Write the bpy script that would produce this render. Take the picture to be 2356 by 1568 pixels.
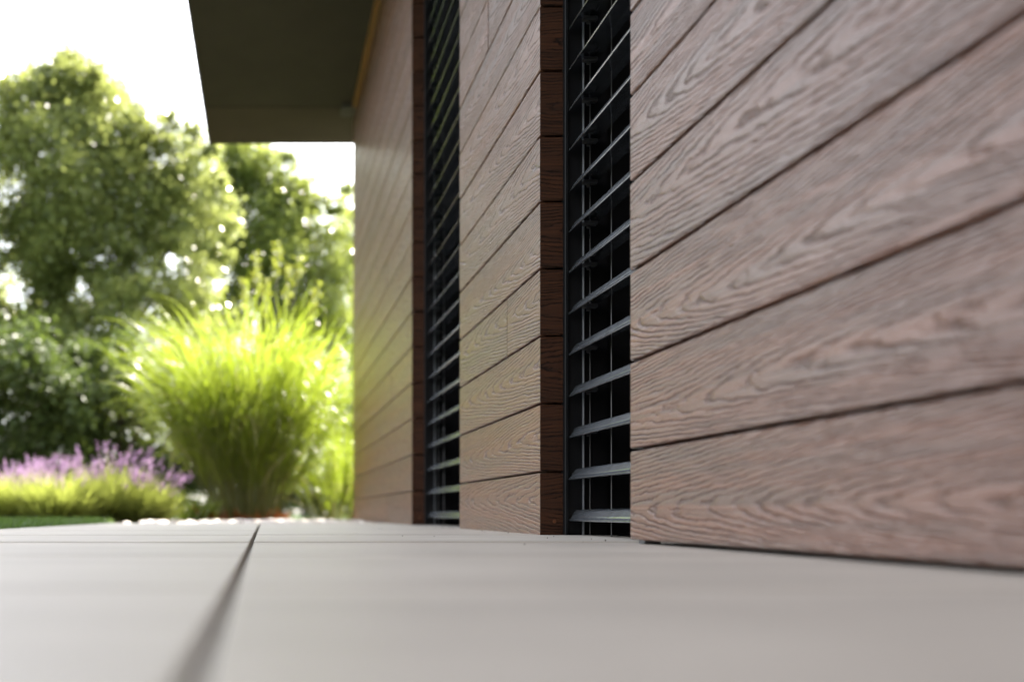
import bpy, bmesh, math, random
import numpy as np
from mathutils import Vector, Matrix

for o in list(bpy.data.objects):
    bpy.data.objects.remove(o, do_unlink=True)
SC = bpy.context.scene
COL = SC.collection
R = math.radians
random.seed(7)
rng = np.random.default_rng(7)

# ------------------------------------------------------------------ camera
EYE = 0.051                      # lens lies almost on the paving
cam = bpy.data.cameras.new('camera')
cam_ob = bpy.data.objects.new('camera', cam)
COL.objects.link(cam_ob)
cam_ob.location = (0, 0, EYE)
cam_ob.rotation_euler = (R(90), 0, 0)
cam.sensor_width = 36
cam.lens = 35
cam.shift_x = 0.2411
cam.shift_y = 0.1681
cam.clip_start = 0.02
cam.clip_end = 900
cam.dof.use_dof = True
cam.dof.focus_distance = 2.08
cam.dof.aperture_fstop = 2.1
cam.dof.aperture_blades = 0
SC.camera = cam_ob

# ------------------------------------------------------------------ light
SUN_EL, SUN_AZ = R(47), R(30)    # azimuth measured from +Y towards +X
world = bpy.data.worlds.new('World')
SC.world = world
world.use_nodes = True
wn = world.node_tree.nodes
wl = world.node_tree.links
bg = wn['Background']
sky = wn.new('ShaderNodeTexSky')
sky.sky_type = 'NISHITA'
sky.sun_disc = False
sky.sun_elevation = SUN_EL
sky.sun_rotation = SUN_AZ
sky.air_density = 1.0
sky.dust_density = 3.0
sky.ozone_density = 1.0
hazy = wn.new('ShaderNodeHueSaturation')   # thin summer haze: a paler sky
hazy.inputs['Saturation'].default_value = 0.34
wl.new(sky.outputs[0], hazy.inputs['Color'])
wl.new(hazy.outputs[0], bg.inputs[0])
bg.inputs[1].default_value = 0.15

sun = bpy.data.lights.new('sun', 'SUN')
sun.energy = 5.0
sun.angle = R(0.53)
sun.color = (1.0, 0.93, 0.82)
sun_ob = bpy.data.objects.new('sun', sun)
COL.objects.link(sun_ob)
to_sun = Vector((math.sin(SUN_AZ) * math.cos(SUN_EL), math.cos(SUN_AZ) * math.cos(SUN_EL), math.sin(SUN_EL)))
sun_ob.rotation_euler = to_sun.to_track_quat('Z', 'Y').to_euler()
sun_ob.location = to_sun * 40

vs = SC.view_settings
vs.view_transform = 'Standard'
vs.look = 'None'
vs.exposure = 2.6
vs.gamma = 1.0
vs.use_curve_mapping = False
SC.render.engine = 'CYCLES'
SC.cycles.use_denoising = True
SC.cycles.max_bounces = 8
SC.cycles.transparent_max_bounces = 8
SC.cycles.sample_clamp_indirect = 12


# ------------------------------------------------------------------ helpers
def tag(o, label=None, cat=None, group=None, kind=None):
    if label: o['label'] = label
    if cat: o['category'] = cat
    if group: o['group'] = group
    if kind: o['kind'] = kind
    return o


def empty(name, loc=(0, 0, 0)):
    o = bpy.data.objects.new(name, None)
    o.location = loc
    o.empty_display_size = 0.1
    COL.objects.link(o)
    return o


def link(name, me, parent=None, loc=None, rz=0.0):
    o = bpy.data.objects.new(name, me)
    COL.objects.link(o)
    if parent is not None:
        o.parent = parent
    if loc is not None:
        o.location = loc
    if rz:
        o.rotation_euler = (0, 0, rz)
    return o


def mesh(name, verts, faces, mat, smooth=False):
    me = bpy.data.meshes.new(name)
    me.from_pydata([tuple(v) for v in verts], [], faces)
    if mat is not None:
        me.materials.append(mat)
    if smooth:
        me.polygons.foreach_set('use_smooth', [True] * len(me.polygons))
    me.update()
    return me


def quads_mesh(name, verts, nquad, mat, k=4, smooth=False):
    """verts: (nquad*k, 3) array, each run of k vertices one face."""
    me = bpy.data.meshes.new(name)
    n = nquad * k
    me.vertices.add(n)
    me.vertices.foreach_set('co', np.asarray(verts, dtype=np.float32).ravel())
    me.loops.add(n)
    me.loops.foreach_set('vertex_index', np.arange(n, dtype=np.int32))
    me.polygons.add(nquad)
    me.polygons.foreach_set('loop_start', np.arange(0, n, k, dtype=np.int32))
    me.polygons.foreach_set('loop_total', np.full(nquad, k, dtype=np.int32))
    if smooth:
        me.polygons.foreach_set('use_smooth', np.ones(nquad, dtype=bool))
    me.materials.append(mat)
    me.update(calc_edges=True)
    return me


def box_bm(bm, lo, hi, bevel=0.0):
    r = bmesh.ops.create_cube(bm, size=1.0)
    s = [hi[i] - lo[i] for i in range(3)]
    c = [(hi[i] + lo[i]) / 2 for i in range(3)]
    for v in r['verts']:
        v.co = Vector((v.co.x * s[0] + c[0], v.co.y * s[1] + c[1], v.co.z * s[2] + c[2]))
    if bevel > 0:
        es = set()
        for v in r['verts']:
            es.update(v.link_edges)
        bmesh.ops.bevel(bm, geom=list(es), offset=bevel, segments=1, affect='EDGES', profile=0.5)


def bm_obj(name, bm, mat, parent=None, loc=None, smooth=False):
    me = bpy.data.meshes.new(name)
    bm.normal_update()
    bm.to_mesh(me)
    bm.free()
    me.materials.append(mat)
    if smooth:
        me.polygons.foreach_set('use_smooth', [True] * len(me.polygons))
    return link(name, me, parent, loc)


def box_obj(name, lo, hi, mat, parent=None, bevel=0.0):
    bm = bmesh.new()
    box_bm(bm, lo, hi, bevel)
    return bm_obj(name, bm, mat, parent)


def tube(verts, faces, pts, radii, seg=8):
    """append a tapered tube through pts to the vertex and face lists"""
    base = len(verts)
    pts = [Vector(p) for p in pts]
    for i, p in enumerate(pts):
        t = (pts[min(i + 1, len(pts) - 1)] - pts[max(i - 1, 0)]).normalized()
        a = t.cross(Vector((0.31, 0.17, 0.93)))
        if a.length < 1e-3:
            a = t.cross(Vector((1, 0, 0)))
        a.normalize()
        b = t.cross(a)
        for k in range(seg):
            an = 2 * math.pi * k / seg
            verts.append(p + (a * math.cos(an) + b * math.sin(an)) * radii[i])
    for i in range(len(pts) - 1):
        for k in range(seg):
            k2 = (k + 1) % seg
            faces.append((base + i * seg + k, base + i * seg + k2, base + (i + 1) * seg + k2, base + (i + 1) * seg + k))
    faces.append(tuple(base + (len(pts) - 1) * seg + k for k in range(seg)))


F_PX = 2290.6
def at(px, py, Y):
    """photo position (2356 wide) at depth Y -> point in the garden"""
    return np.array([(px - 610) * Y / F_PX, Y, EYE + (1180 - py) * Y / F_PX])


# ------------------------------------------------------------------ materials
class NT:
    def __init__(self, name):
        self.m = bpy.data.materials.new(name)
        self.m.use_nodes = True
        self.t = self.m.node_tree
        self.n = self.t.nodes
        self.bsdf = self.n['Principled BSDF']
        self.out = self.n['Material Output']

    def new(self, kind, **kw):
        nd = self.n.new(kind)
        for k, v in kw.items():
            setattr(nd, k, v)
        return nd

    def ln(self, a, b):
        self.t.links.new(a, b)

    def put(self, sock, v):
        if hasattr(v, 'is_output') or isinstance(v, bpy.types.NodeSocket):
            self.ln(v, sock)
        else:
            sock.default_value = v

    def math(self, op, a, b=None, c=None, clamp=False):
        nd = self.new('ShaderNodeMath', operation=op)
        nd.use_clamp = clamp
        for i, v in enumerate((a, b, c)):
            if v is not None:
                self.put(nd.inputs[i], v)
        return nd.outputs[0]

    def comb(self, x, y, z):
        nd = self.new('ShaderNodeCombineXYZ')
        for i, v in enumerate((x, y, z)):
            self.put(nd.inputs[i], v)
        return nd.outputs[0]

    def sx(self, vec, i):
        nd = self.new('ShaderNodeSeparateXYZ')
        self.ln(vec, nd.inputs[0])
        return nd.outputs[i]

    def noise(self, vec, scale=1.0, detail=2.0, rough=0.5):
        nd = self.new('ShaderNodeTexNoise')
        self.ln(vec, nd.inputs['Vector'])
        nd.inputs['Scale'].default_value = scale
        nd.inputs['Detail'].default_value = detail
        nd.inputs['Roughness'].default_value = rough
        return nd.outputs['Fac']

    def ramp(self, fac, stops):
        nd = self.new('ShaderNodeValToRGB')
        e = nd.color_ramp.elements
        while len(e) < len(stops):
            e.new(0.5)
        for i, (p, c) in enumerate(stops):
            e[i].position = p
            e[i].color = (*c, 1)
        self.ln(fac, nd.inputs[0])
        return nd.outputs[0]

    def mix(self, fac, a, b):
        nd = self.new('ShaderNodeMix', data_type='RGBA')
        self.put(nd.inputs['Factor'], fac)
        for s, v in (('A', a), ('B', b)):
            sock = [i for i in nd.inputs if i.name == s and i.type == 'RGBA'][0]
            if isinstance(v, tuple):
                sock.default_value = (*v, 1)
            else:
                self.ln(v, sock)
        return [o for o in nd.outputs if o.type == 'RGBA'][0]

    def smooth(self, v, lo, hi):
        nd = self.new('ShaderNodeMapRange', interpolation_type='SMOOTHSTEP')
        self.put(nd.inputs['Value'], v)
        nd.inputs['From Min'].default_value = lo
        nd.inputs['From Max'].default_value = hi
        return nd.outputs['Result']

    def bump(self, h, strength, dist):
        nd = self.new('ShaderNodeBump')
        nd.inputs['Strength'].default_value = strength
        nd.inputs['Distance'].default_value = dist
        self.ln(h, nd.inputs['Height'])
        self.ln(nd.outputs[0], self.bsdf.inputs['Normal'])


def plain(name, col, rough=0.6, metal=0.0, spec=0.5, noise_amt=0.0, nscale=20.0, bump=0.0):
    t = NT(name)
    t.bsdf.inputs['Roughness'].default_value = rough
    t.bsdf.inputs['Metallic'].default_value = metal
    t.bsdf.inputs['Specular IOR Level'].default_value = spec
    if noise_amt > 0 or bump > 0:
        tc = t.new('ShaderNodeTexCoord').outputs['Object']
        n = t.noise(tc, nscale, 5, 0.6)
        lo = tuple(c * (1 - noise_amt) for c in col)
        hi = tuple(min(1, c * (1 + noise_amt)) for c in col)
        t.ln(t.ramp(n, [(0.3, lo), (0.7, hi)]), t.bsdf.inputs['Base Color'])
        if bump > 0:
            t.bump(n, 0.5, bump)
    else:
        t.bsdf.inputs['Base Color'].default_value = (*col, 1)
    return t.m


def wood(name, light, dark, grey, rough, relief, spec=0.5, gdark=0.66):
    """embossed cathedral grain: nested arches run along each board (local y)"""
    t = NT(name)
    sp = t.new('ShaderNodeSeparateXYZ')
    t.ln(t.new('ShaderNodeTexCoord').outputs['Object'], sp.inputs[0])
    oi = t.new('ShaderNodeObjectInfo').outputs['Random']
    off = t.math('MULTIPLY', oi, 53.0)
    y = t.math('ADD', sp.outputs[1], off)
    z = sp.outputs[2]
    drift = t.noise(t.comb(t.math('MULTIPLY', y, 1.1), off, 0.0), 1.0, 1.0)
    oi2 = t.math('FRACT', t.math('MULTIPLY', oi, 7.31))
    oi3 = t.math('FRACT', t.math('MULTIPLY', oi, 13.77))
    zc = t.math('ADD', z, t.math('MULTIPLY', t.math('SUBTRACT', drift, 0.5), 0.06))
    zc = t.math('ADD', zc, t.math('MULTIPLY_ADD', oi2, 0.05, -0.025))
    zz = t.math('MULTIPLY', zc, zc)
    low = t.noise(t.comb(t.math('MULTIPLY', y, 2.0), t.math('MULTIPLY', z, 11.0), off), 1.0, 2.0)
    jag = t.noise(t.comb(t.math('MULTIPLY', y, 26.0), t.math('MULTIPLY', z, 70.0), off), 1.0, 3.0, 0.65)
    arm = t.math('SQRT', t.math('ADD', zz, 0.00045))
    v = t.math('ADD', t.math('MULTIPLY', y, t.math('MULTIPLY_ADD', oi3, 5.0, 8.0)), t.math('MULTIPLY', arm, t.math('MULTIPLY_ADD', oi2, 60.0, 115.0)))
    v = t.math('ADD', v, t.math('MULTIPLY', low, 3.4))
    v = t.math('ADD', v, t.math('MULTIPLY', jag, 1.25))
    f = t.math('FRACT', v)
    tri = t.math('PINGPONG', v, 0.5)
    width = t.noise(t.comb(t.math('MULTIPLY', y, 9.0), t.math('MULTIPLY', z, 50.0), off), 1.0, 2.0)
    groove = t.math('SUBTRACT', 1.0, t.smooth(t.math('DIVIDE', tri, t.math('ADD', width, 0.05)), 0.0, 0.42))
    brk = t.smooth(t.noise(t.comb(t.math('MULTIPLY', y, 16.0), t.math('MULTIPLY', z, 70.0), t.math('ADD', off, 9.0)), 1.0, 2.0), 0.36, 0.56)
    groove = t.math('MULTIPLY', groove, t.math('MULTIPLY_ADD', brk, 0.75, 0.25))
    fiber = t.noise(t.comb(t.math('MULTIPLY', y, 14.0), t.math('MULTIPLY', z, 520.0), off), 1.0, 3.0, 0.65)
    streak = t.noise(t.comb(t.math('MULTIPLY', y, 1.6), t.math('MULTIPLY', z, 45.0), off), 1.0, 3.0, 0.6)
    pores = t.noise(t.comb(t.math('MULTIPLY', y, 130.0), t.math('MULTIPLY', z, 420.0), off), 1.0, 2.0, 0.6)
    line = t.noise(t.comb(t.math('MULTIPLY', y, 3.5), t.math('MULTIPLY', t.math('ADD', z, t.math('MULTIPLY', low, 0.02)), 240.0), off), 1.0, 2.0, 0.6)
    base = t.mix(t.smooth(streak, 0.35, 0.68), light, grey)
    base = t.mix(t.math('MULTIPLY', t.smooth(line, 0.50, 0.66), 0.42), base, dark)
    base = t.mix(t.math('MULTIPLY', f, 0.12), base, dark)
    base = t.mix(t.math('MULTIPLY', t.smooth(fiber, 0.42, 0.75), 0.34), base, dark)
    base = t.mix(t.math('MULTIPLY', groove, gdark), base, dark)
    hs = t.new('ShaderNodeHueSaturation')
    t.ln(base, hs.inputs['Color'])
    t.ln(t.math('MULTIPLY_ADD', oi, 0.22, 0.89), hs.inputs['Value'])
    t.ln(hs.outputs[0], t.bsdf.inputs['Base Color'])
    t.ln(t.math('MULTIPLY_ADD', groove, 0.25, rough), t.bsdf.inputs['Roughness'])
    t.bsdf.inputs['Specular IOR Level'].default_value = spec
    h = t.math('MULTIPLY_ADD', groove, -1.0, t.math('MULTIPLY', fiber, 0.55))
    h = t.math('ADD', h, t.math('MULTIPLY', pores, 0.18))
    h = t.math('ADD', h, t.math('MULTIPLY', tri, 0.45))
    h = t.math('ADD', h, t.math('MULTIPLY', line, -0.5))
    t.bump(h, 1.0, relief)
    return t.m


def leafy(name, dark, light, transl, rough=0.4, tcol=None, tfac=0.45, spec=0.5):
    t = NT(name)
    g = t.new('ShaderNodeNewGeometry')
    col = t.ramp(g.outputs['Random Per Island'], [(0.0, dark), (0.55, tuple((a + b) / 2 for a, b in zip(dark, light))), (1.0, light)])
    t.ln(col, t.bsdf.inputs['Base Color'])
    t.bsdf.inputs['Roughness'].default_value = rough
    t.bsdf.inputs['Specular IOR Level'].default_value = spec
    tr = t.new('ShaderNodeBsdfTranslucent')
    t.ln(t.mix(0.55, col, transl), tr.inputs['Color'])
    mx = t.new('ShaderNodeMixShader')
    mx.inputs[0].default_value = tfac
    t.ln(t.bsdf.outputs[0], mx.inputs[1])
    t.ln(tr.outputs[0], mx.inputs[2])
    t.ln(mx.outputs[0], t.out.inputs['Surface'])
    return t.m


def slab_mat():
    t = NT('grey_paving')
    tc = t.new('ShaderNodeTexCoord').outputs['Object']
    oi = t.new('ShaderNodeObjectInfo').outputs['Random']
    mp = t.new('ShaderNodeVectorMath', operation='ADD')
    t.ln(tc, mp.inputs[0])
    t.ln(t.comb(t.math('MULTIPLY', oi, 31.0), t.math('MULTIPLY', oi, 17.0), 0.0), mp.inputs[1])
    a = t.noise(mp.outputs[0], 4.0, 5, 0.6)
    b = t.noise(mp.outputs[0], 260.0, 3, 0.6)
    c = t.noise(mp.outputs[0], 1.3, 2, 0.5)
    base = t.ramp(a, [(0.3, (0.43, 0.389, 0.337)), (0.72, (0.54, 0.491, 0.425))])
    st = t.noise(t.comb(t.math('MULTIPLY', t.sx(mp.outputs[0], 0), 1.2), t.math('MULTIPLY', t.sx(mp.outputs[0], 1), 9.0), oi), 1.0, 4, 0.6)
    base = t.mix(t.math('MULTIPLY', t.smooth(st, 0.45, 0.72), 0.5), base, (0.34, 0.305, 0.265))
    base = t.mix(t.math('MULTIPLY', t.smooth(b, 0.55, 0.8), 0.25), base, (0.22, 0.21, 0.2))
    base = t.mix(t.math('MULTIPLY', t.smooth(c, 0.5, 0.75), 0.3), base, (0.42, 0.365, 0.315))
    t.ln(base, t.bsdf.inputs['Base Color'])
    t.ln(t.math('MULTIPLY_ADD', a, 0.25, 0.42), t.bsdf.inputs['Roughness'])
    t.bump(b, 0.25, 0.0006)
    return t.m


M = {}
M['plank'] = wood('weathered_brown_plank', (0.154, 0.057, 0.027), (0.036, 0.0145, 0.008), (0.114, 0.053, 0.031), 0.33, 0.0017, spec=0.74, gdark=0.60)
M['reveal'] = wood('shade_darkened_brown_plank', (0.070, 0.026, 0.0105), (0.006, 0.003, 0.002), (0.046, 0.018, 0.008), 0.6, 0.0013, spec=0.22, gdark=0.85)  # unweathered brown, darkened further with the recess shade in the colour
M['backing'] = plain('dark_backing', (0.045, 0.028, 0.021), 0.8, spec=0.1)
M['slab'] = slab_mat()
M['bed'] = plain('dark_joint_sand', (0.055, 0.048, 0.042), 0.95, noise_amt=0.4, nscale=90, spec=0.1)
M['soffit'] = plain('olive_brown_soffit', (0.037, 0.035, 0.027), 0.75, noise_amt=0.12, nscale=3, spec=0.2)
M['soffit_end'] = plain('light_toned_soffit_end', (0.047, 0.041, 0.031), 0.75, noise_amt=0.08, nscale=3, spec=0.2)  # paler than the soffit: bounced light past the corner put into the colour
M['roof'] = plain('dark_roof', (0.06, 0.06, 0.06), 0.7)
M['fringe'] = plain('ochre_fringe_strip', (0.15, 0.075, 0.02), 0.6, noise_amt=0.25, nscale=12)  # for the added strip that stands in for lens colour fringing
M['plaster'] = plain('grey_plaster', (0.35, 0.34, 0.32), 0.9, noise_amt=0.08, nscale=8)
M['shade_plaster'] = plain('shading_wall_brown', (0.24, 0.20, 0.17), 0.9, noise_amt=0.1, nscale=6)
M['slat'] = plain('anthracite_slat', (0.36, 0.39, 0.42), 0.22, metal=0.92, spec=0.5, noise_amt=0.25, nscale=60)
M['rail'] = plain('anthracite_rail', (0.004, 0.0045, 0.0055), 0.5, spec=0.25, noise_amt=0.15, nscale=80)
M['lip'] = plain('lit_grey_rail_lip', (0.16, 0.17, 0.18), 0.4, metal=0.3)  # far paler than the rail: light caught on its edge, put into the colour
M['pane'] = plain('black_window_pane', (0.0015, 0.0015, 0.002), 0.5, spec=0.02)
M['frame'] = plain('black_window_frame', (0.007, 0.007, 0.008), 0.6, spec=0.08)
M['clip'] = plain('dark_plastic_clip', (0.035, 0.036, 0.036), 0.5)
M['cable'] = plain('steel_cable', (0.11, 0.11, 0.11), 0.45, metal=0.3)
M['screw'] = plain('rusty_screw', (0.16, 0.06, 0.025), 0.6, metal=0.5)
M['lawn_soil'] = plain('lawn_ground', (0.03, 0.055, 0.015), 0.95, noise_amt=0.4, nscale=14, spec=0.1)
M['soil'] = plain('bed_soil', (0.06, 0.042, 0.03), 0.95, noise_amt=0.4, nscale=25, spec=0.1)
M['pebble'] = plain('white_pebble', (0.62, 0.56, 0.51), 0.7, noise_amt=0.18, nscale=9)
M['gravelbed'] = plain('pale_gravel', (0.50, 0.43, 0.38), 0.9, noise_amt=0.25, nscale=60, bump=0.004)
M['bark'] = plain('dark_bark', (0.045, 0.033, 0.025), 0.9, noise_amt=0.4, nscale=14, bump=0.02, spec=0.15)
M['grass'] = leafy('lawn_blade', (0.045, 0.09, 0.016), (0.10, 0.16, 0.035), (0.14, 0.25, 0.03))
M['tree_a'] = leafy('olive_leaf', (0.05, 0.08, 0.022), (0.145, 0.175, 0.062), (0.50, 0.54, 0.14), 0.24, tfac=0.52)
M['tree_b'] = leafy('mid_green_leaf', (0.048, 0.082, 0.02), (0.135, 0.17, 0.05), (0.47, 0.53, 0.10), 0.24, tfac=0.5)
M['tree_c'] = leafy('pale_green_leaf', (0.075, 0.10, 0.03), (0.12, 0.15, 0.05), (0.38, 0.42, 0.08), 0.30, tfac=0.5)
M['dark'] = leafy('dark_evergreen_leaf', (0.030, 0.052, 0.014), (0.085, 0.115, 0.03), (0.16, 0.22, 0.035), 0.5, tfac=0.3, spec=0.3)
M['blade'] = leafy('bright_grass_blade', (0.06, 0.095, 0.012), (0.17, 0.19, 0.045), (0.35, 0.45, 0.024), 0.30, tfac=0.55)
M['cane'] = leafy('olive_grass_cane', (0.06, 0.075, 0.015), (0.14, 0.13, 0.045), (0.2, 0.22, 0.03), 0.5, tfac=0.25)
M['straw'] = leafy('pale_straw_blade', (0.26, 0.22, 0.10), (0.48, 0.43, 0.24), (0.55, 0.50, 0.22), 0.35, tfac=0.4)
M['rust'] = leafy('rust_red_sheath', (0.20, 0.055, 0.018), (0.42, 0.15, 0.05), (0.55, 0.17, 0.04), 0.6, tfac=0.4)
M['lav_leaf'] = leafy('grey_green_lavender', (0.11, 0.14, 0.03), (0.20, 0.23, 0.08), (0.50, 0.56, 0.09), 0.5, tfac=0.6)
M['lav_flower'] = leafy('purple_lavender_flower', (0.19, 0.095, 0.21), (0.36, 0.24, 0.37), (0.44, 0.28, 0.45), 0.7, tfac=0.35)
M['spire'] = leafy('yellow_green_spire', (0.11, 0.15, 0.02), (0.25, 0.26, 0.045), (0.36, 0.40, 0.05), 0.5, tfac=0.5)
M['petal'] = leafy('orange_petal', (0.45, 0.16, 0.05), (0.6, 0.25, 0.09), (0.8, 0.3, 0.08), 0.6, tfac=0.45)

# ------------------------------------------------------------------ ground, terrace, beds
XW = 0.617                       # outer face of the cladding
Y1, Y2, Y3, Y4, Y5 = 1.682, 2.233, 3.155, 4.182, 6.962
LAWN_X = -0.80
TER_END = 5.06

g = mesh('ground', [(-400, -300, -0.16), (400, -300, -0.16), (400, 500, -0.16), (-400, 500, -0.16)], [(0, 1, 2, 3)], M['lawn_soil'])
tag(link('ground', g), 'dark green garden ground stretching away behind the plants', 'ground', kind='structure')

lawn = box_obj('lawn', (-14, -6, -0.13), (LAWN_X - 0.002, 5.30, -0.012), M['lawn_soil'])
tag(lawn, 'shaded lawn strip beside the grey terrace', 'lawn', kind='structure')
bed = box_obj('planting_bed', (-14, 5.302, -0.13), (5.0, 11.5, -0.02), M['soil'])
tag(bed, 'brown soil of the planting bed beyond the terrace', 'soil', kind='structure')

terrace = box_obj('terrace', (LAWN_X, -4.0, -0.12), (1.4, TER_END, -0.030), M['bed'])
tag(terrace, 'pale grey paved terrace running along the wood-clad wall', 'terrace', kind='structure')
JX = -0.0235                     # the long joint almost under the lens
rows = [-4.0, -3.0, -2.0, -1.4, -0.88, -0.36, 0.16, 0.68, 1.20, 1.722, 2.243, 2.80, 3.36, 3.92, 4.48, TER_END]
rr = random.Random(5)
for i in range(len(rows) - 1):
    for x0, x1 in ((LAWN_X, JX - 0.0030), (JX + 0.0030, XW + 0.16)):
        bm = bmesh.new()
        gap = 0.0032
        dz = {9: 0.0022, 10: 0.0034 if x0 > -0.1 else 0.0026, 11: 0.003, 12: 0.0024, 13: 0.002, 14: 0.0016, 8: 0.0006}.get(i, 0.0) + rr.uniform(-0.0003, 0.0003)
        box_bm(bm, (x0 + 0.001, rows[i] + gap, -0.029), (x1, rows[i + 1] - gap, 0.0 + dz), 0.0016)
        o = bm_obj('paving_slab', bm, M['slab'], terrace)
# gravel strip with white pebbles
gs = box_obj('gravel_strip', (-0.80, TER_END + 0.002, -0.12), (4.5, 7.0, -0.014), M['gravelbed'])
tag(gs, 'sunlit pale gravel strip at the far end of the terrace', 'gravel', kind='structure')
pmeshes = []
for k in range(5):
    bm = bmesh.new()
    bmesh.ops.create_icosphere(bm, subdivisions=2, radius=1.0)
    rp = random.Random(40 + k)
    ph = [rp.uniform(0, 6.28) for _ in range(3)]
    for v in bm.verts:
        v.co *= 1 + 0.13 * math.sin(2.2 * v.co.x + ph[0]) * math.cos(2.0 * v.co.y + ph[1]) + 0.08 * math.sin(3.1 * v.co.z + ph[2])
    me = bpy.data.meshes.new('pebble')
    bm.to_mesh(me); bm.free()
    me.materials.append(M['pebble'])
    me.polygons.foreach_set('use_smooth', [True] * len(me.polygons))
    pmeshes.append(me)
rp = random.Random(12)
for k in range(280):
    y = rp.uniform(TER_END + 0.06, 6.95)
    x = rp.uniform(-0.74, 1.1)
    if x > 0.58 and y < 7.0: x = rp.uniform(-0.7, 0.56)
    s = rp.uniform(0.012, 0.026) * (1.25 if rp.random() < 0.2 else 1)
    o = link('pebble', pmeshes[k % 5], gs, (x, y, -0.014 + s * 0.35))
    o.scale = (s * rp.uniform(0.9, 1.5), s * rp.uniform(0.9, 1.4), s * rp.uniform(0.5, 0.75))
    o.rotation_euler = (rp.uniform(-.3, .3), rp.uniform(-.3, .3), rp.uniform(0, 6.28))

# ------------------------------------------------------------------ house
house = tag(empty('house', (XW, Y5, 0)), 'house wall clad in brown wood planks with black slatted blinds under a dark roof overhang', 'house')
HINV = Matrix.Translation((-XW, -Y5, 0))
def to_house(o):
    o.parent = house
    o.matrix_parent_inverse = HINV
    return o

SOF = EYE + 2.755                # underside of the overhang
V2 = [-.0826, .150, .398, .6445, .889, 1.133, 1.371, 1.608, 1.842]
V1 = [-.0715, .1726, .413, .660, .905, 1.14, 1.368, 1.600, 1.832]
for V in (V1, V2):
    while V[-1] < 4.35:
        V.append(V[-1] + 0.2325)
    V[-1] = 4.44
def heights(V):
    return [EYE + XW * v for v in V]

PT, PJ = 0.020, 0.0025           # board thickness, half joint
def plank_mesh(name, length, h, mat, m0=0.0, m1=0.0):
    """one board: local x = depth behind its face, y = along, z = across; m0/m1 mitre the ends"""
    b = 0.0021
    H = h / 2
    prof = [(0, -H + b), (0, H - b), (b, H), (PT, H), (PT, -H), (b, -H)]
    vs, fs = [], []
    for k in range(2):
        for d, z in prof:
            yy = (m0 * d) if k == 0 else (length - m1 * d)
            vs.append((d, yy, z))
    n = len(prof)
    for i in range(n):
        j = (i + 1) % n
        fs.append((i, j, n + j, n + i))
    fs.append(tuple(range(n - 1, -1, -1)))
    fs.append(tuple(range(n, 2 * n)))
    me = mesh(name, vs, fs, mat)
    bm = bmesh.new(); bm.from_mesh(me)
    bmesh.ops.recalc_face_normals(bm, faces=bm.faces)
    bm.to_mesh(me); bm.free()
    return me

NOM = 0.1435
RD = 0.058                       # depth of the window reveal
def cladding(ya, yb, V, splits, reveal=True):
    """a clad wall pier from ya (towards the lens) to yb"""
    Z = heights(V)
    core = box_obj('cladding_panel', (XW + PT + 0.001, ya + (PT + 0.002 if reveal else 0), Z[0] + 0.004), (XW + 0.30, yb - 0.002, SOF - 0.004), M['backing'])
    to_house(core)
    cache = {}
    def put(name, key, length, mat, z0, z1, loc_xy, rz, m0, m1):
        if key not in cache:
            cache[key] = plank_mesh(name, length, NOM, mat, m0, m1)
        hh = z1 - z0
        o = link(name, cache[key], core, (loc_xy[0], loc_xy[1], (z0 + z1) / 2), rz)
        o.scale = (1, 1, hh / NOM)
        o.location.x += rr.uniform(-0.0005, 0.0005) if rz == 0 else 0
    for i in range(len(Z) - 1):
        z0, z1 = Z[i] + (PJ if i else 0), Z[i + 1] - PJ
        cuts = [ya] + [c for (k, c) in splits if k == i] + [yb]
        for a, b in zip(cuts[:-1], cuts[1:]):
            first = reveal and a == ya
            a2 = a if a == ya else a + 0.0045
            put('plank', ('f', round(a2, 4), round(b, 4)), b - a2, M['plank'], z0, z1, (XW, a2), 0.0, 1.0 if first else 0.0, 0.0)
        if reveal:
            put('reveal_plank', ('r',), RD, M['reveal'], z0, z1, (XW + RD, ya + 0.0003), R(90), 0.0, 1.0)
    return core

p1 = cladding(-3.2, Y1, V1, [(2, -1.2), (5, -0.6)], reveal=False)
p2 = cladding(Y2, Y3, V2, [(3, 2.535), (9, 2.75)])
p3 = cladding(Y4, Y5, V2, [(0, 5.05), (8, 5.05), (4, 4.85), (12, 5.6), (6, 6.1)])

# screw heads in the lowest reveal boards
for (yy, par) in ((Y2, p2), (Y4, p3)):
    bm = bmesh.new()
    bmesh.ops.create_cone(bm, cap_ends=True, segments=14, radius1=0.0042, radius2=0.0034, depth=0.0016)
    bmesh.ops.rotate(bm, verts=bm.verts, matrix=Matrix.Rotation(R(90), 3, 'X'))
    box_bm(bm, (-0.0026, -0.0014, -0.0004), (0.0026, -0.0004, 0.0004))
    s = bm_obj('screw', bm, M['screw'], par, (XW + 0.032, yy - 0.0006, 0.033))

# plastic spacer foot under the first pier
ft = box_obj('spacer_foot', (XW + 0.003, Y1 - 0.055, 0.0008), (XW + 0.03, Y1 - 0.03, 0.0085), M['clip'], None, 0.0006)
ft.parent = p1

# inner wall core of the house
core = box_obj('wall', (XW + 0.31, -3.2, -0.05), (6.0, Y5 - 0.01, SOF - 0.004), M['plaster'])
to_house(core)

# unseen wall added behind the lens to shade the near cladding
shade_wall = box_obj('shading_wall', (-5.0, -3.1, -0.05), (XW - 0.001, -2.75, SOF - 0.004), M['shade_plaster'])
to_house(shade_wall)

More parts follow.
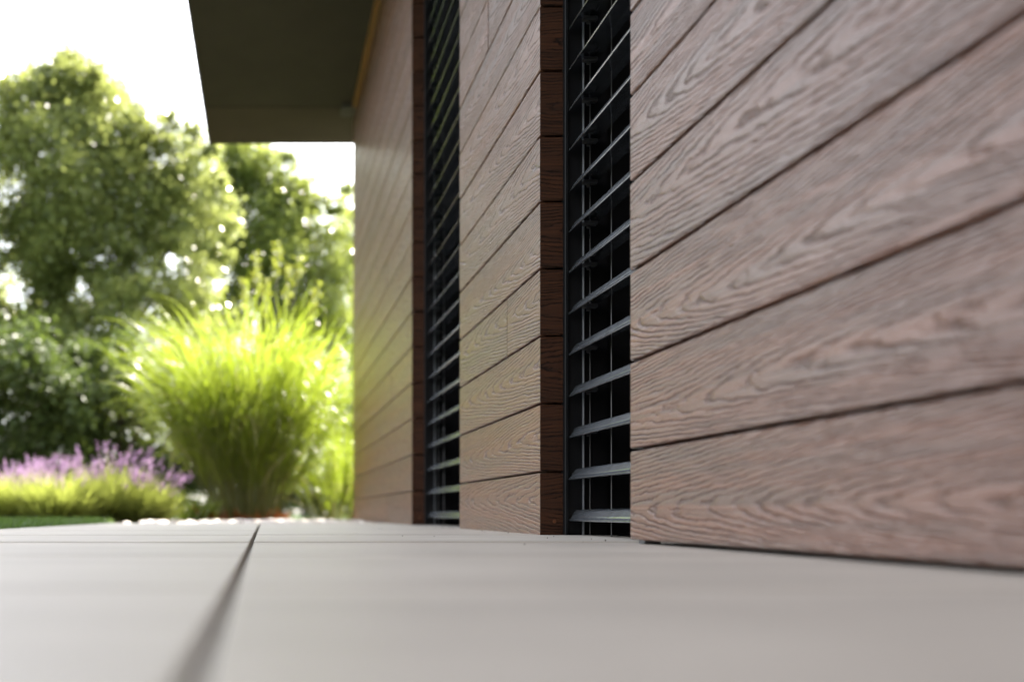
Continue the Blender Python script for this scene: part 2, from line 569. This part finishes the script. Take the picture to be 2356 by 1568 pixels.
def blind(ya, yb, zmax, z_first, pitch):
    """aluminium slat blind in the opening between ya and yb (yb = far side); window behind it"""
    X0 = XW + RD
    win = box_obj('window', (XW + 0.245, ya, 0.0), (XW + 0.29, yb, SOF - 0.004), M['frame'])
    to_house(win)
    for a, b in ((ya + 0.05, (ya + yb) / 2 - 0.02), ((ya + yb) / 2 + 0.02, yb - 0.05)):
        box_obj('window_pane', (XW + 0.236, a, 0.06), (XW + 0.244, b, SOF - 0.06), M['pane'], win, 0.0)
    # side guide rail, a U channel open to the slats
    bm = bmesh.new()
    y0, y1 = yb - 0.002, yb + 0.018
    box_bm(bm, (X0 + 0.0012, y0 - 0.004, 0.002), (X0 + 0.034, y1, SOF - 0.006), 0.0008)
    box_bm(bm, (X0 - 0.0068, y0 - 0.014, 0.002), (X0 + 0.0008, y1, SOF - 0.006), 0.0012)
    rail = bm_obj('slatted_blind', bm, M['rail'])
    to_house(rail)
    box_obj('rail_lip', (X0 + 0.0344, y0 - 0.010, 0.002), (X0 + 0.0378, y1, SOF - 0.006), M['lip'], rail, 0.0008)
    # inner box section behind the slats
    box_obj('side_post', (X0 + 0.055, yb - 0.009, 0.002), (X0 + 0.09, yb - 0.0038, SOF - 0.006), M['frame'], rail)
    box_obj('jamb', (X0 + 0.0382, yb - 0.0035, 0.002), (XW + 0.2445, yb + 0.0015, SOF - 0.006), M['frame'], win)
    L = (yb - 0.003) - (ya + 0.004)
    # slat cross-section: steep ribbed outer face, flat inner wing
    top = [(0.0, 0.0), (0.0012, 0.0022), (0.0052, 0.0062), (0.0062, 0.0088), (0.0135, 0.0200), (0.0155, 0.0222), (0.020, 0.0236), (0.050, 0.0262), (0.066, 0.0240)]
    t = 0.0011
    bot = [(x + (t if i < 6 else 0), z - (0.6 * t if i < 6 else t)) for i, (x, z) in enumerate(top)]
    bot[0] = (0.0016, -0.0016)
    prof = top + bot[::-1]
    n = len(prof)
    vs, fs = [], []
    for k in range(2):
        for x, z in prof:
            vs.append((x, -L if k == 0 else (0.0 - 0.16 * min(x, 0.02)), z))
    for i in range(n):
        j = (i + 1) % n
        fs.append((i, j, n + j, n + i))
    fs.append(tuple(range(n - 1, -1, -1))); fs.append(tuple(range(n, 2 * n)))
    sm = mesh('slat', vs, fs, M['slat'])
    bm = bmesh.new(); bm.from_mesh(sm); bmesh.ops.recalc_face_normals(bm, faces=bm.faces); bm.to_mesh(sm); bm.free()
    bm = bmesh.new()
    box_bm(bm, (0.024, -0.030, 0.0075), (0.056, -0.014, 0.0165), 0.002)
    box_bm(bm, (0.033, -0.026, 0.001), (0.040, -0.019, 0.0076), 0.001)
    cm = bpy.data.meshes.new('slat_clip'); bm.to_mesh(cm); bm.free(); cm.materials.append(M['clip'])
    z, k = z_first, 0
    while z < zmax:
        link('slat', sm, rail, (X0 + 0.001 + rr.uniform(-.0004, .0004), yb - 0.016, z + rr.uniform(-.0006, .0006)))
        link('slat_clip', cm, rail, (X0 + 0.001, yb - 0.016, z))
        z += pitch * (1 - 0.0032 * k); k += 1
    for cx, cy in ((X0 + 0.050, yb - 0.012), (X0 + 0.036 + 0.012, yb - 0.155), (X0 + 0.048, ya + 0.15)):
        v_, f_ = [], []
        tube(v_, f_, [(cx, cy, 0.002), (cx, cy, SOF - 0.01)], [0.0011, 0.0011], 6)
        link('cable', mesh('cable', v_, f_, M['cable'], True), rail)
    return rail

blind(Y1, Y2, SOF - 0.06, 0.0345, 0.0927)
blind(Y3, Y4, SOF - 0.06, 0.0345, 0.0960)

# roof slab, boarded soffit, its end lightened in colour, and an added strip imitating lens fringing
RX, RY = -0.422, 7.43
roof = box_obj('roof', (RX + 0.012, -3.6, SOF + 0.02), (6.6, RY - 0.012, SOF + 0.30), M['roof'], None, 0.01)
to_house(roof)
ys = [-3.58, -2.2, 0.0, 2.2, 4.4, 6.76]
for a, b in zip(ys[:-1], ys[1:]):
    box_obj('soffit_board', (RX + 0.014, a + 0.0015, SOF), (XW + 0.30, b - 0.0015, SOF + 0.0195), M['soffit'], roof)
box_obj('soffit_lit_end', (RX + 0.014, 6.763, SOF - 0.003), (4.0, RY - 0.014, SOF + 0.0195), M['soffit_end'], roof)
box_obj('fascia', (RX, -3.6, SOF - 0.004), (RX + 0.0115, RY, SOF + 0.29), M['roof'], roof)
box_obj('fascia', (RX + 0.0118, RY - 0.0115, SOF - 0.004), (6.6, RY, SOF + 0.29), M['roof'], roof)
box_obj('corner_bracket', (XW - 0.10, 6.70, SOF - 0.03), (XW - 0.002, 6.85, SOF - 0.0035), M['roof'], roof)
box_obj('fringe_strip', (XW - 0.030, -3.5, SOF - 0.030), (XW - 0.001, 6.69, SOF - 0.001), M['fringe'], roof)

# ------------------------------------------------------------------ plants
def leaf_quads(P, size, aspect, up=0.35, r=rng):
    """rhombic leaves at points P: random directions, normals leaning upwards"""
    n = len(P)
    nrm = r.normal(size=(n, 3)); nrm[:, 2] = np.abs(nrm[:, 2]) + up
    nrm /= np.linalg.norm(nrm, axis=1, keepdims=True)
    d = r.normal(size=(n, 3))
    d -= nrm * np.sum(d * nrm, axis=1, keepdims=True)
    d /= np.linalg.norm(d, axis=1, keepdims=True)
    s = np.cross(nrm, d)
    L = (size * r.uniform(0.6, 1.3, n))[:, None]
    W = L * aspect
    a = P
    b = P + d * L * 0.45 + s * W * 0.5 - nrm * L * 0.04
    c = P + d * L - nrm * L * 0.12
    e = P + d * L * 0.45 - s * W * 0.5 - nrm * L * 0.04
    return np.stack([a, b, c, e], axis=1).reshape(-1, 3)


def clump_points(clusters, voids=(), r=rng):
    pts = []
    for (c, rad, n, nsub) in clusters:
        c = np.asarray(c); rad = np.asarray(rad)
        u = r.normal(size=(nsub, 3)); u /= np.linalg.norm(u, axis=1, keepdims=True)
        u *= (r.uniform(0, 1, (nsub, 1)) ** 0.42)
        sub = c + u * rad
        idx = r.integers(0, nsub, n)
        sp = 0.20 * rad.mean() * r.uniform(0.6, 1.5, (nsub, 1))[idx]
        p = sub[idx] + r.normal(size=(n, 3)) * sp * np.array([1, 1, 0.75])
        pts.append(p)
    P = np.concatenate(pts)
    for (vc, vr) in voids:
        q = (P - np.asarray(vc)) / np.asarray(vr)
        P = P[np.sum(q * q, axis=1) > r.uniform(0.55, 1.0, len(P))]
    return P


def build_tree(name, label, cat, base, limbs, clusters, mat, leaf, aspect=0.5, voids=(), group=None):
    root = tag(empty(name, base), label, cat, group)
    B = Vector(base)
    v, f = [], []
    for pts, rad in limbs:
        tube(v, f, [Vector(p) - B for p in pts], rad, 8)
    link('trunk', mesh('trunk', v, f, M['bark'], True), root)
    P = clump_points(clusters, voids) - np.array(base)
    q = leaf_quads(P, leaf, aspect)
    cr = link('crown', quads_mesh('crown', q, len(P), mat), root)
    return root


def px_clusters(lst, Y, depth=1.0):
    out = []
    for (x, y, rp, n) in lst:
        rw = rp * Y / F_PX
        c = at(x, y, Y + rng.uniform(-0.5, 0.5))
        out.append((c, (rw, rw * depth, rw), n, max(8, int(n / 230))))
    return out


# large tree on the left
YT = 16.0
ta = px_clusters([(a, b, c * 1.16, int(d * (1.3 if b < 520 else 1.15))) for (a, b, c, d) in [(165, 232, 80, 5600), (120, 215, 60, 2600), (225, 235, 55, 2400), (50, 290, 95, 6000), (265, 320, 85, 5600), (385, 370, 80, 4600), (130, 420, 115, 7600),
                  (300, 470, 110, 7600), (430, 480, 85, 4800), (25, 470, 85, 3400), (200, 560, 105, 5600), (330, 600, 80, 3600),
                  (120, 690, 75, 2400), (245, 700, 90, 3600), (-110, 330, 150, 7000), (-150, 560, 150, 5000), (-70, 760, 100, 2600),
                  (370, 740, 90, 3400), (300, 850, 110, 4200), (60, 860, 110, 3600), (200, 330, 110, 4000), (60, 560, 80, 1600), (110, 760, 90, 2600), (130, 620, 70, 1500), (200, 800, 90, 2600), (440, 640, 80, 1500), (400, 680, 70, 1500), (-40, 640, 110, 3000), (20, 760, 90, 2600), (70, 600, 100, 3600), (90, 520, 70, 2000), (60, 820, 110, 4200), (330, 700, 110, 3600), (200, 900, 120, 4200), (430, 830, 110, 4200)]], YT, 1.25)
ta += px_clusters([(110, 168, 26, 480), (165, 150, 24, 420), (228, 172, 26, 460), (60, 192, 24, 420), (15, 205, 28, 460), (318, 268, 28, 480),
                   (275, 225, 24, 380), (395, 275, 26, 440), (440, 300, 26, 420), (475, 345, 30, 460), (500, 420, 34, 460), (520, 520, 34, 400), (505, 590, 34, 380)], YT, 1.0)
bt = (-3.6, YT, -0.15)
def A(px, py, Y=YT): return tuple(at(px, py, Y))
limbs = [([bt, A(110, 900), A(135, 650), A(150, 420), A(170, 230)], [0.26, 0.22, 0.17, 0.11, 0.03]),
         ([A(118, 850), A(40, 760), A(-20, 690), A(-110, 560)], [0.15, 0.13, 0.10, 0.05]),
         ([A(132, 680), A(220, 560), A(300, 470), A(390, 370)], [0.12, 0.09, 0.06, 0.02]),
         ([A(140, 560), A(80, 430), A(40, 300)], [0.10, 0.07, 0.02]),
         ([A(150, 420), A(230, 380), A(280, 310)], [0.08, 0.05, 0.02]),
         ([A(125, 780), A(240, 700), A(350, 640), A(430, 500)], [0.11, 0.08, 0.05, 0.02])]
voids = [(at(30, 665, YT), (0.30, 3.0, 0.30)), (at(400, 605, YT), (0.24, 3.0, 0.22)), (at(190, 655, YT), (0.12, 3, 0.2))]
build_tree('broadleaf_tree', 'large olive green tree rising highest at the left edge', 'tree', bt, limbs, ta, M['tree_a'], 0.085, 0.5, voids)

# second tree, behind the overhang
YT2 = 21.0
tb = px_clusters([(a, b, c * 1.18, int(d * 1.4)) for (a, b, c, d) in [(560, 400, 70, 4200), (640, 420, 62, 3600), (500, 440, 80, 4600), (690, 500, 75, 4200), (590, 520, 95, 6000), (650, 610, 90, 5200),
                  (520, 600, 80, 2800), (740, 590, 75, 4200), (600, 710, 100, 4200), (720, 700, 85, 4200), (480, 760, 90, 3000), (660, 830, 110, 4200),
                  (540, 900, 110, 3400), (790, 760, 70, 3200), (430, 560, 90, 4200), (440, 700, 80, 3400), (470, 520, 80, 3000)]], YT2, 1.2)
tb += px_clusters([(600, 350, 24, 420), (650, 362, 22, 360), (690, 428, 26, 380), (725, 470, 24, 340), (772, 470, 30, 420), (795, 440, 18, 260)], YT2, 1.0)
bt2 = (0.2, YT2, -0.15)
A2 = lambda x, y: tuple(at(x, y, YT2))
limbs2 = [([bt2, A2(625, 900), A2(610, 700), A2(600, 560), A2(620, 420)], [0.24, 0.2, 0.15, 0.09, 0.03]),
          ([A2(615, 760), A2(680, 640), A2(740, 580)], [0.11, 0.07, 0.02]),
          ([A2(612, 720), A2(540, 600), A2(500, 450)], [0.11, 0.07, 0.02]),
          ([A2(604, 600), A2(650, 520), A2(690, 490)], [0.08, 0.05, 0.02])]
voids2 = [(at(490, 650, YT2), (0.26, 3.2, 0.28)), (at(400, 610, YT2), (0.3, 3.0, 0.25))]
build_tree('broadleaf_tree', 'green tree standing behind the tall ornamental grass below the roof edge', 'tree', bt2, limbs2, tb, M['tree_b'], 0.10, 0.5, voids2)

# paler tree half hidden by the house corner
YT3 = 24.0
tc_ = px_clusters([(795, 500, 45, 1500), (840, 560, 80, 3000), (800, 620, 70, 2600), (770, 690, 60, 1800), (850, 720, 100, 3000), (800, 850, 100, 2600)], YT3, 1.2)
bt3 = (2.2, YT3, -0.15)
A3 = lambda x, y: tuple(at(x, y, YT3))
build_tree('broadleaf_tree', 'pale green tree half hidden behind the corner of the house', 'tree', bt3,
           [([bt3, A3(815, 850), A3(810, 650), A3(800, 500)], [0.2, 0.15, 0.09, 0.02])], tc_, M['tree_c'], 0.10)

# dark evergreen shrubs under the trees
for lab, (x, y, Y), cl in (
        ('tall dark evergreen shrub behind the lavender at the left edge', (60, 1000, 12.5),
         [(40, 860, 110, 4600), (130, 930, 110, 4600), (-60, 900, 130, 5200), (60, 1040, 110, 4600), (170, 820, 70, 2200), (0, 1120, 80, 2200), (110, 1120, 80, 2200)]),
        ('dark evergreen shrub between the lavender and the tall grass', (270, 1000, 13.0),
         [(240, 930, 100, 4400), (310, 1010, 100, 4600), (200, 1040, 90, 3600), (300, 860, 80, 2600), (230, 1120, 70, 2200), (320, 1110, 80, 2400)]),
        ('dark evergreen shrub hidden low behind the tall grass', (520, 1000, 13.5),
         [(450, 1000, 120, 4600), (560, 980, 120, 4600), (620, 1060, 120, 4200), (400, 1110, 80, 2600), (500, 1110, 80, 2400), (600, 1120, 80, 2400), (690, 1125, 70, 2000)]),
        ('dark evergreen shrub behind the grasses beside the house corner', (760, 1000, 13.5),
         [(730, 960, 110, 4200), (820, 1000, 120, 4600), (880, 900, 130, 3600), (740, 1110, 80, 2400), (840, 1110, 80, 2400)])):
    base = tuple(at(x, 1180, Y)); base = (base[0], base[1], -0.15)
    ap = lambda a, b: tuple(at(a, b, Y))
    build_tree('evergreen_shrub', lab, 'shrub', base,
               [([base, ap(x, 1080), ap(x + 10, 950)], [0.06, 0.05, 0.015]), ([ap(x, 1080), ap(x - 50, 960)], [0.04, 0.01]), ([ap(x, 1080), ap(x + 60, 970)], [0.04, 0.01])],
               px_clusters(cl, Y, 1.0), M['dark'], 0.085, 0.5, group='dark evergreen shrubs under the trees')


# clipped hedge closing the garden far behind
HY = 30.0
hb = (0.0, HY, -0.15)
hc = []
for k in range(22):
    hc.append(((-16 + k * 1.5, HY + 0.3 * math.sin(k * 2.1), 1.05 + 0.12 * math.sin(k * 1.3)), (1.0, 0.6, 1.15), 1500, 34))
    hc.append(((-16 + k * 1.5, HY - 0.3, 0.25), (0.9, 0.4, 0.45), 900, 24))
build_tree('hedge', 'long dark hedge closing the garden behind the trees', 'hedge', hb,
           [([(-16 + k * 1.5, HY, -0.15), (-16 + k * 1.5, HY, 1.6)], [0.05, 0.03]) for k in range(22)], hc, M['dark'], 0.13)


def ribbons(starts, dirs, lens, widths, droop, nseg, side_jit=0.3, r=rng):
    """arching grass leaves: every leaf a strip of quads bending down along its length"""
    n = len(starts)
    d = dirs / np.linalg.norm(dirs, axis=1, keepdims=True)
    p = starts.copy()
    side = np.cross(d, np.array([0, 0, 1.0])) + r.normal(size=(n, 3)) * side_jit
    side -= d * np.sum(side * d, axis=1, keepdims=True)
    side /= np.linalg.norm(side, axis=1, keepdims=True) + 1e-9
    step = (lens / nseg)[:, None]
    L, Rr = [], []
    for k in range(nseg + 1):
        t = k / nseg
        w = widths[:, None] * (0.55 + 0.45 * min(1, t * 4)) * max(0.04, (1 - t) ** 0.6) * 0.5
        L.append(p - side * w); Rr.append(p + side * w)
        d = d + np.array([0, 0, -1.0]) * (droop / nseg * (0.25 + 1.5 * t))[:, None]
        d /= np.linalg.norm(d, axis=1, keepdims=True)
        p = p + d * step
    return L, Rr


def ribbon_mesh(name, L, Rr, mat):
    nseg = len(L) - 1
    n = len(L[0])
    V = np.empty((n, (nseg + 1) * 2, 3), dtype=np.float32)
    for k in range(nseg + 1):
        V[:, 2 * k] = L[k]; V[:, 2 * k + 1] = Rr[k]
    base = (np.arange(n) * (nseg + 1) * 2)[:, None]
    idx = np.array([[2 * k, 2 * k + 1, 2 * k + 3, 2 * k + 2] for k in range(nseg)]).ravel()[None, :]
    idx = (base + idx).astype(np.int32).ravel()
    me = bpy.data.meshes.new(name)
    me.vertices.add(V.shape[0] * V.shape[1])
    me.vertices.foreach_set('co', V.ravel())
    nf = n * nseg
    me.loops.add(nf * 4); me.loops.foreach_set('vertex_index', idx)
    me.polygons.add(nf)
    me.polygons.foreach_set('loop_start', np.arange(0, nf * 4, 4, dtype=np.int32))
    me.polygons.foreach_set('loop_total', np.full(nf, 4, dtype=np.int32))
    me.polygons.foreach_set('use_smooth', np.ones(nf, dtype=bool))
    me.materials.append(mat)
    me.update(calc_edges=True)
    return me


def grass_clump(name, label, base, ncane, hmin, hmax, base_r, spread, nleaf, llen, width, droop, group, rust=True, seed=3):
    r = np.random.default_rng(seed)
    root = tag(empty(name, base), label, 'ornamental grass', group)
    an = r.uniform(0, 2 * np.pi, ncane)
    rad = np.sqrt(r.uniform(0, 1, ncane))
    st = np.stack([np.cos(an) * rad * base_r, np.sin(an) * rad * base_r, np.full(ncane, -0.02)], 1)
    tilt = spread * rad * r.uniform(0.7, 1.15, ncane)
    dr = np.stack([np.cos(an) * np.sin(tilt), np.sin(an) * np.sin(tilt), np.cos(tilt)], 1) + r.normal(size=(ncane, 3)) * 0.04
    dr /= np.linalg.norm(dr, axis=1, keepdims=True)
    h = r.uniform(hmin, hmax, ncane)
    L, Rr = ribbons(st, dr, h, np.full(ncane, 0.010), np.full(ncane, 0.10), 6, 1.0, r)
    link('stems', ribbon_mesh('stems', L, Rr, M['cane']), root)
    # leaves off the canes
    n = ncane * nleaf
    ci = np.repeat(np.arange(ncane), nleaf)
    t = r.uniform(0.24, 1.0, n) ** 0.8
    s = st[ci] + dr[ci] * (h[ci] * t)[:, None]
    az = an[ci] + r.normal(size=n) * 0.9
    el = r.uniform(0.2, 0.75, n) * (1.15 - 0.5 * t)
    d = dr[ci] * 1.0 + np.stack([np.cos(az) * np.sin(el), np.sin(az) * np.sin(el), np.cos(el) * 0.6], 1)
    L, Rr = ribbons(s, d, r.uniform(*llen, n), r.uniform(*width, n), r.uniform(*droop, n), 9, 0.6, r)
    link('blades', ribbon_mesh('blades', L, Rr, M['blade']), root)
    m = ncane // 2
    ci = r.integers(0, ncane, m)
    t = r.uniform(0.4, 1.0, m)
    az = an[ci] + r.normal(size=m) * 0.8
    d = dr[ci] + np.stack([np.cos(az) * 0.6, np.sin(az) * 0.6, np.full(m, 0.4)], 1)
    L, Rr = ribbons(st[ci] + dr[ci] * (h[ci] * t)[:, None] * 1.02, d, r.uniform(0.35, 0.8, m), r.uniform(0.007, 0.012, m), r.uniform(1.6, 4.2, m), 9, 0.6, r)
    link('straw_blades', ribbon_mesh('straw_blades', L, Rr, M['straw']), root)
    if rust:
        m = 420
        an2 = r.uniform(0, 2 * np.pi, m); rd = base_r * r.uniform(0.75, 1.25, m)
        s2 = np.stack([np.cos(an2) * rd, np.sin(an2) * rd, np.full(m, -0.02)], 1)
        d2 = np.stack([np.cos(an2) * 0.45, np.sin(an2) * 0.45, np.full(m, 1.0)], 1) + r.normal(size=(m, 3)) * 0.25
        L, Rr = ribbons(s2, d2, r.uniform(0.05, 0.17, m), np.full(m, 0.013), r.uniform(0.2, 1.6, m), 4, 0.6, r)
        link('dry_sheaths', ribbon_mesh('dry_sheaths', L, Rr, M['rust']), root)
    return root

GP = 'ornamental grasses at the end of the terrace'
grass_clump('ornamental_grass', 'tall bright green ornamental grass fanning out from a narrow rusty base', (-0.13, 7.75, -0.02), 320, 0.72, 1.27, 0.23, 0.52, 12,
            (0.52, 0.94), (0.007, 0.013), (1.0, 2.9), GP, True, 3)
grass_clump('ornamental_grass', 'low drooping ornamental grass tight against the house corner', (0.55, 8.0, -0.02), 70, 0.30, 0.62, 0.14, 0.7, 12,
            (0.40, 0.70), (0.006, 0.010), (1.2, 2.6), GP, False, 5)


def lavender(label, base, radius, hgt, nspike, lean, seed, nleaf=2600):
    r = np.random.default_rng(seed)
    root = tag(empty('lavender', base), label, 'lavender', 'lavender bushes along the lawn edge')
    n = nleaf
    an = r.uniform(0, 2 * np.pi, n); rad = np.sqrt(r.uniform(0, 1, n))
    st = np.stack([np.cos(an) * rad * radius * 0.6, np.sin(an) * rad * radius * 0.6, r.uniform(0, 0.4, n) * hgt * 0.6], 1)
    d = np.stack([np.cos(an) * rad * 0.9 + lean, np.sin(an) * rad * 0.9, np.ones(n)], 1) + r.normal(size=(n, 3)) * 0.3
    L, Rr = ribbons(st, d, r.uniform(0.40, 0.74, n) * hgt, r.uniform(0.004, 0.008, n), r.uniform(0, 0.5, n), 3, 1.0, r)
    link('foliage', ribbon_mesh('foliage', L, Rr, M['lav_leaf']), root)
    an = r.uniform(0, 2 * np.pi, nspike); rad = np.sqrt(r.uniform(0, 1, nspike))
    st = np.stack([np.cos(an) * rad * radius * 0.5, np.sin(an) * rad * radius * 0.5, np.full(nspike, hgt * 0.25)], 1)
    d = np.stack([np.cos(an) * rad * 0.75 + lean, np.sin(an) * rad * 0.75, np.ones(nspike)], 1) + r.normal(size=(nspike, 3)) * 0.08
    d /= np.linalg.norm(d, axis=1, keepdims=True)
    ln_ = r.uniform(0.42, 0.84, nspike) * hgt
    L, Rr = ribbons(st, d, ln_, np.full(nspike, 0.004), np.zeros(nspike), 3, 1.0, r)
    link('flower_stems', ribbon_mesh('flower_stems', L, Rr, M['lav_leaf']), root)
    tips = st + d * ln_[:, None]
    m = 22
    P = np.repeat(tips, m, axis=0) - np.repeat(d, m, axis=0) * (r.uniform(-0.035, 0.035, nspike * m))[:, None] + r.normal(size=(nspike * m, 3)) * 0.005
    o = link('flower_spikes', quads_mesh('flower_spikes', leaf_quads(P, 0.013, 0.8, 0.2, r), len(P), M['lav_flower']), root)
    return root

lavender('lavender bush with dense pale purple spikes at the left edge', (-1.66, 6.25, -0.02), 0.30, 0.39, 84, 0.0, 21)
lavender('round lavender bush with bright purple spikes, second from the left edge', (-1.28, 6.15, -0.02), 0.30, 0.39, 92, 0.0, 22)
lavender('tallest lavender bush, its spikes standing up before the dark shrubs', (-0.98, 6.35, -0.02), 0.28, 0.46, 80, 0.05, 23)
lavender('dusky lavender bush leaning right towards the tall grass', (-0.78, 6.30, -0.02), 0.21, 0.36, 84, 0.35, 24, 1900)
lavender('lavender bush farther back behind the front row of bushes', (-1.55, 6.85, -0.02), 0.32, 0.42, 50, 0.0, 25)

# yellow-green spires behind the tall grass
def spire_plant(label, base, tips, seed):
    r = np.random.default_rng(seed)
    root = tag(empty('flowering_plant', base), label, 'plant')
    B = np.array(base)
    v, f = [], []
    P = []
    for (tx, ty, ln_) in tips:
        tip = at(tx, ty, base[1]) - B
        mid = tip * 0.55 + np.array([0, 0, 0.12])
        tube(v, f, [(tip[0] * 0.1, 0, 0), mid, tip], [0.008, 0.006, 0.003], 6)
        dirn = (tip - mid) / np.linalg.norm(tip - mid)
        k = 120
        P.append(tip - dirn * (r.uniform(0, ln_, k))[:, None] + r.normal(size=(k, 3)) * 0.016)
    link('stems', mesh('stems', v, f, M['cane'], True), root)
    P = np.concatenate(P)
    link('flower_spires', quads_mesh('flower_spires', leaf_quads(P, 0.035, 0.6, 0.3, r), len(P), M['spire']), root)
    return root
spire_plant('plant with tall yellow-green flower spires poking up behind the grass', (0.02, 8.7, -0.02),
            [(590, 582, .35), (640, 560, .3), (668, 615, .3), (690, 590, .2), (612, 640, .3), (560, 640, .25), (735, 650, .3)], 9)

# low leafy plant with orange flowers beside the grass base
def low_plant():
    base = (-0.50, 7.3, -0.02)
    r = np.random.default_rng(31)
    root = tag(empty('flowering_plant', base), 'low leafy plant with orange flowers left of the tall grass base', 'plant')
    n = 160
    an = r.uniform(0, 2 * np.pi, n)
    st = np.stack([r.normal(size=n) * 0.07, r.normal(size=n) * 0.06, np.zeros(n)], 1)
    d = np.stack([np.cos(an) * 0.5, np.sin(an) * 0.5, np.ones(n)], 1)
    L, Rr = ribbons(st, d, r.uniform(0.08, 0.26, n), r.uniform(0.014, 0.026, n), r.uniform(0.3, 1.3, n), 5, 1.0, r)
    link('foliage', ribbon_mesh('foliage', L, Rr, M['blade']), root)
    c = np.array([[0.03, -0.05, 0.075], [0.075, -0.03, 0.06], [-0.02, 0.02, 0.09], [0.11, 0.0, 0.05]])
    P = np.repeat(c, 40, axis=0) + r.normal(size=(160, 3)) * 0.012
    link('flowers', quads_mesh('flowers', leaf_quads(P, 0.03, 0.7, 0.3, r), len(P), M['petal']), root)
low_plant()

# crumbs of soil on the paving by the wall foot
r = np.random.default_rng(55)
n = 48
P = np.stack([r.uniform(0.1, 0.612, n) , r.uniform(1.5, 4.6, n), np.full(n, 0.0035)], 1)
near = r.uniform(size=n) < 0.6
P[near, 0] = 0.612 - np.abs(r.normal(size=near.sum())) * 0.02
v_, f_ = [], []
for p in P:
    s_ = r.uniform(0.0007, 0.0017)
    b_ = len(v_)
    o_ = [(1, 0, 0), (-0.5, 0.9, 0), (-0.5, -0.9, 0), (0.1, 0, 1.2), (0, 0.1, -0.9)]
    for q in o_:
        v_.append((p[0] + q[0] * s_ * r.uniform(.7, 1.4), p[1] + q[1] * s_, p[2] + q[2] * s_))
    for a_, c_, e_ in ((0, 1, 3), (1, 2, 3), (2, 0, 3), (1, 0, 4), (2, 1, 4), (0, 2, 4)):
        f_.append((b_ + a_, b_ + c_, b_ + e_))
tag(link('soil_crumbs', mesh('soil_crumbs', v_, f_, M['soil'])), 'tiny dark soil crumbs scattered on the paving at the wall foot', 'dirt', kind='stuff')

# lawn blades
r = np.random.default_rng(77)
n = 60000
gx = LAWN_X - 0.006 - r.uniform(0, 1, n) ** 1.3 * 1.9
gy = r.uniform(0.8, 5.29, n)
st = np.stack([gx, gy, np.full(n, -0.014)], 1)
d = r.normal(size=(n, 3)) * 0.45; d[:, 2] = 1.0
L, Rr = ribbons(st, d, r.uniform(0.028, 0.062, n), r.uniform(0.0025, 0.004, n), r.uniform(0.2, 1.4, n), 3, 1.0, r)
o = link('lawn_grass', ribbon_mesh('lawn_grass', L, Rr, M['grass']))
tag(o, 'short green lawn grass at the left edge of the terrace', 'grass', kind='stuff')
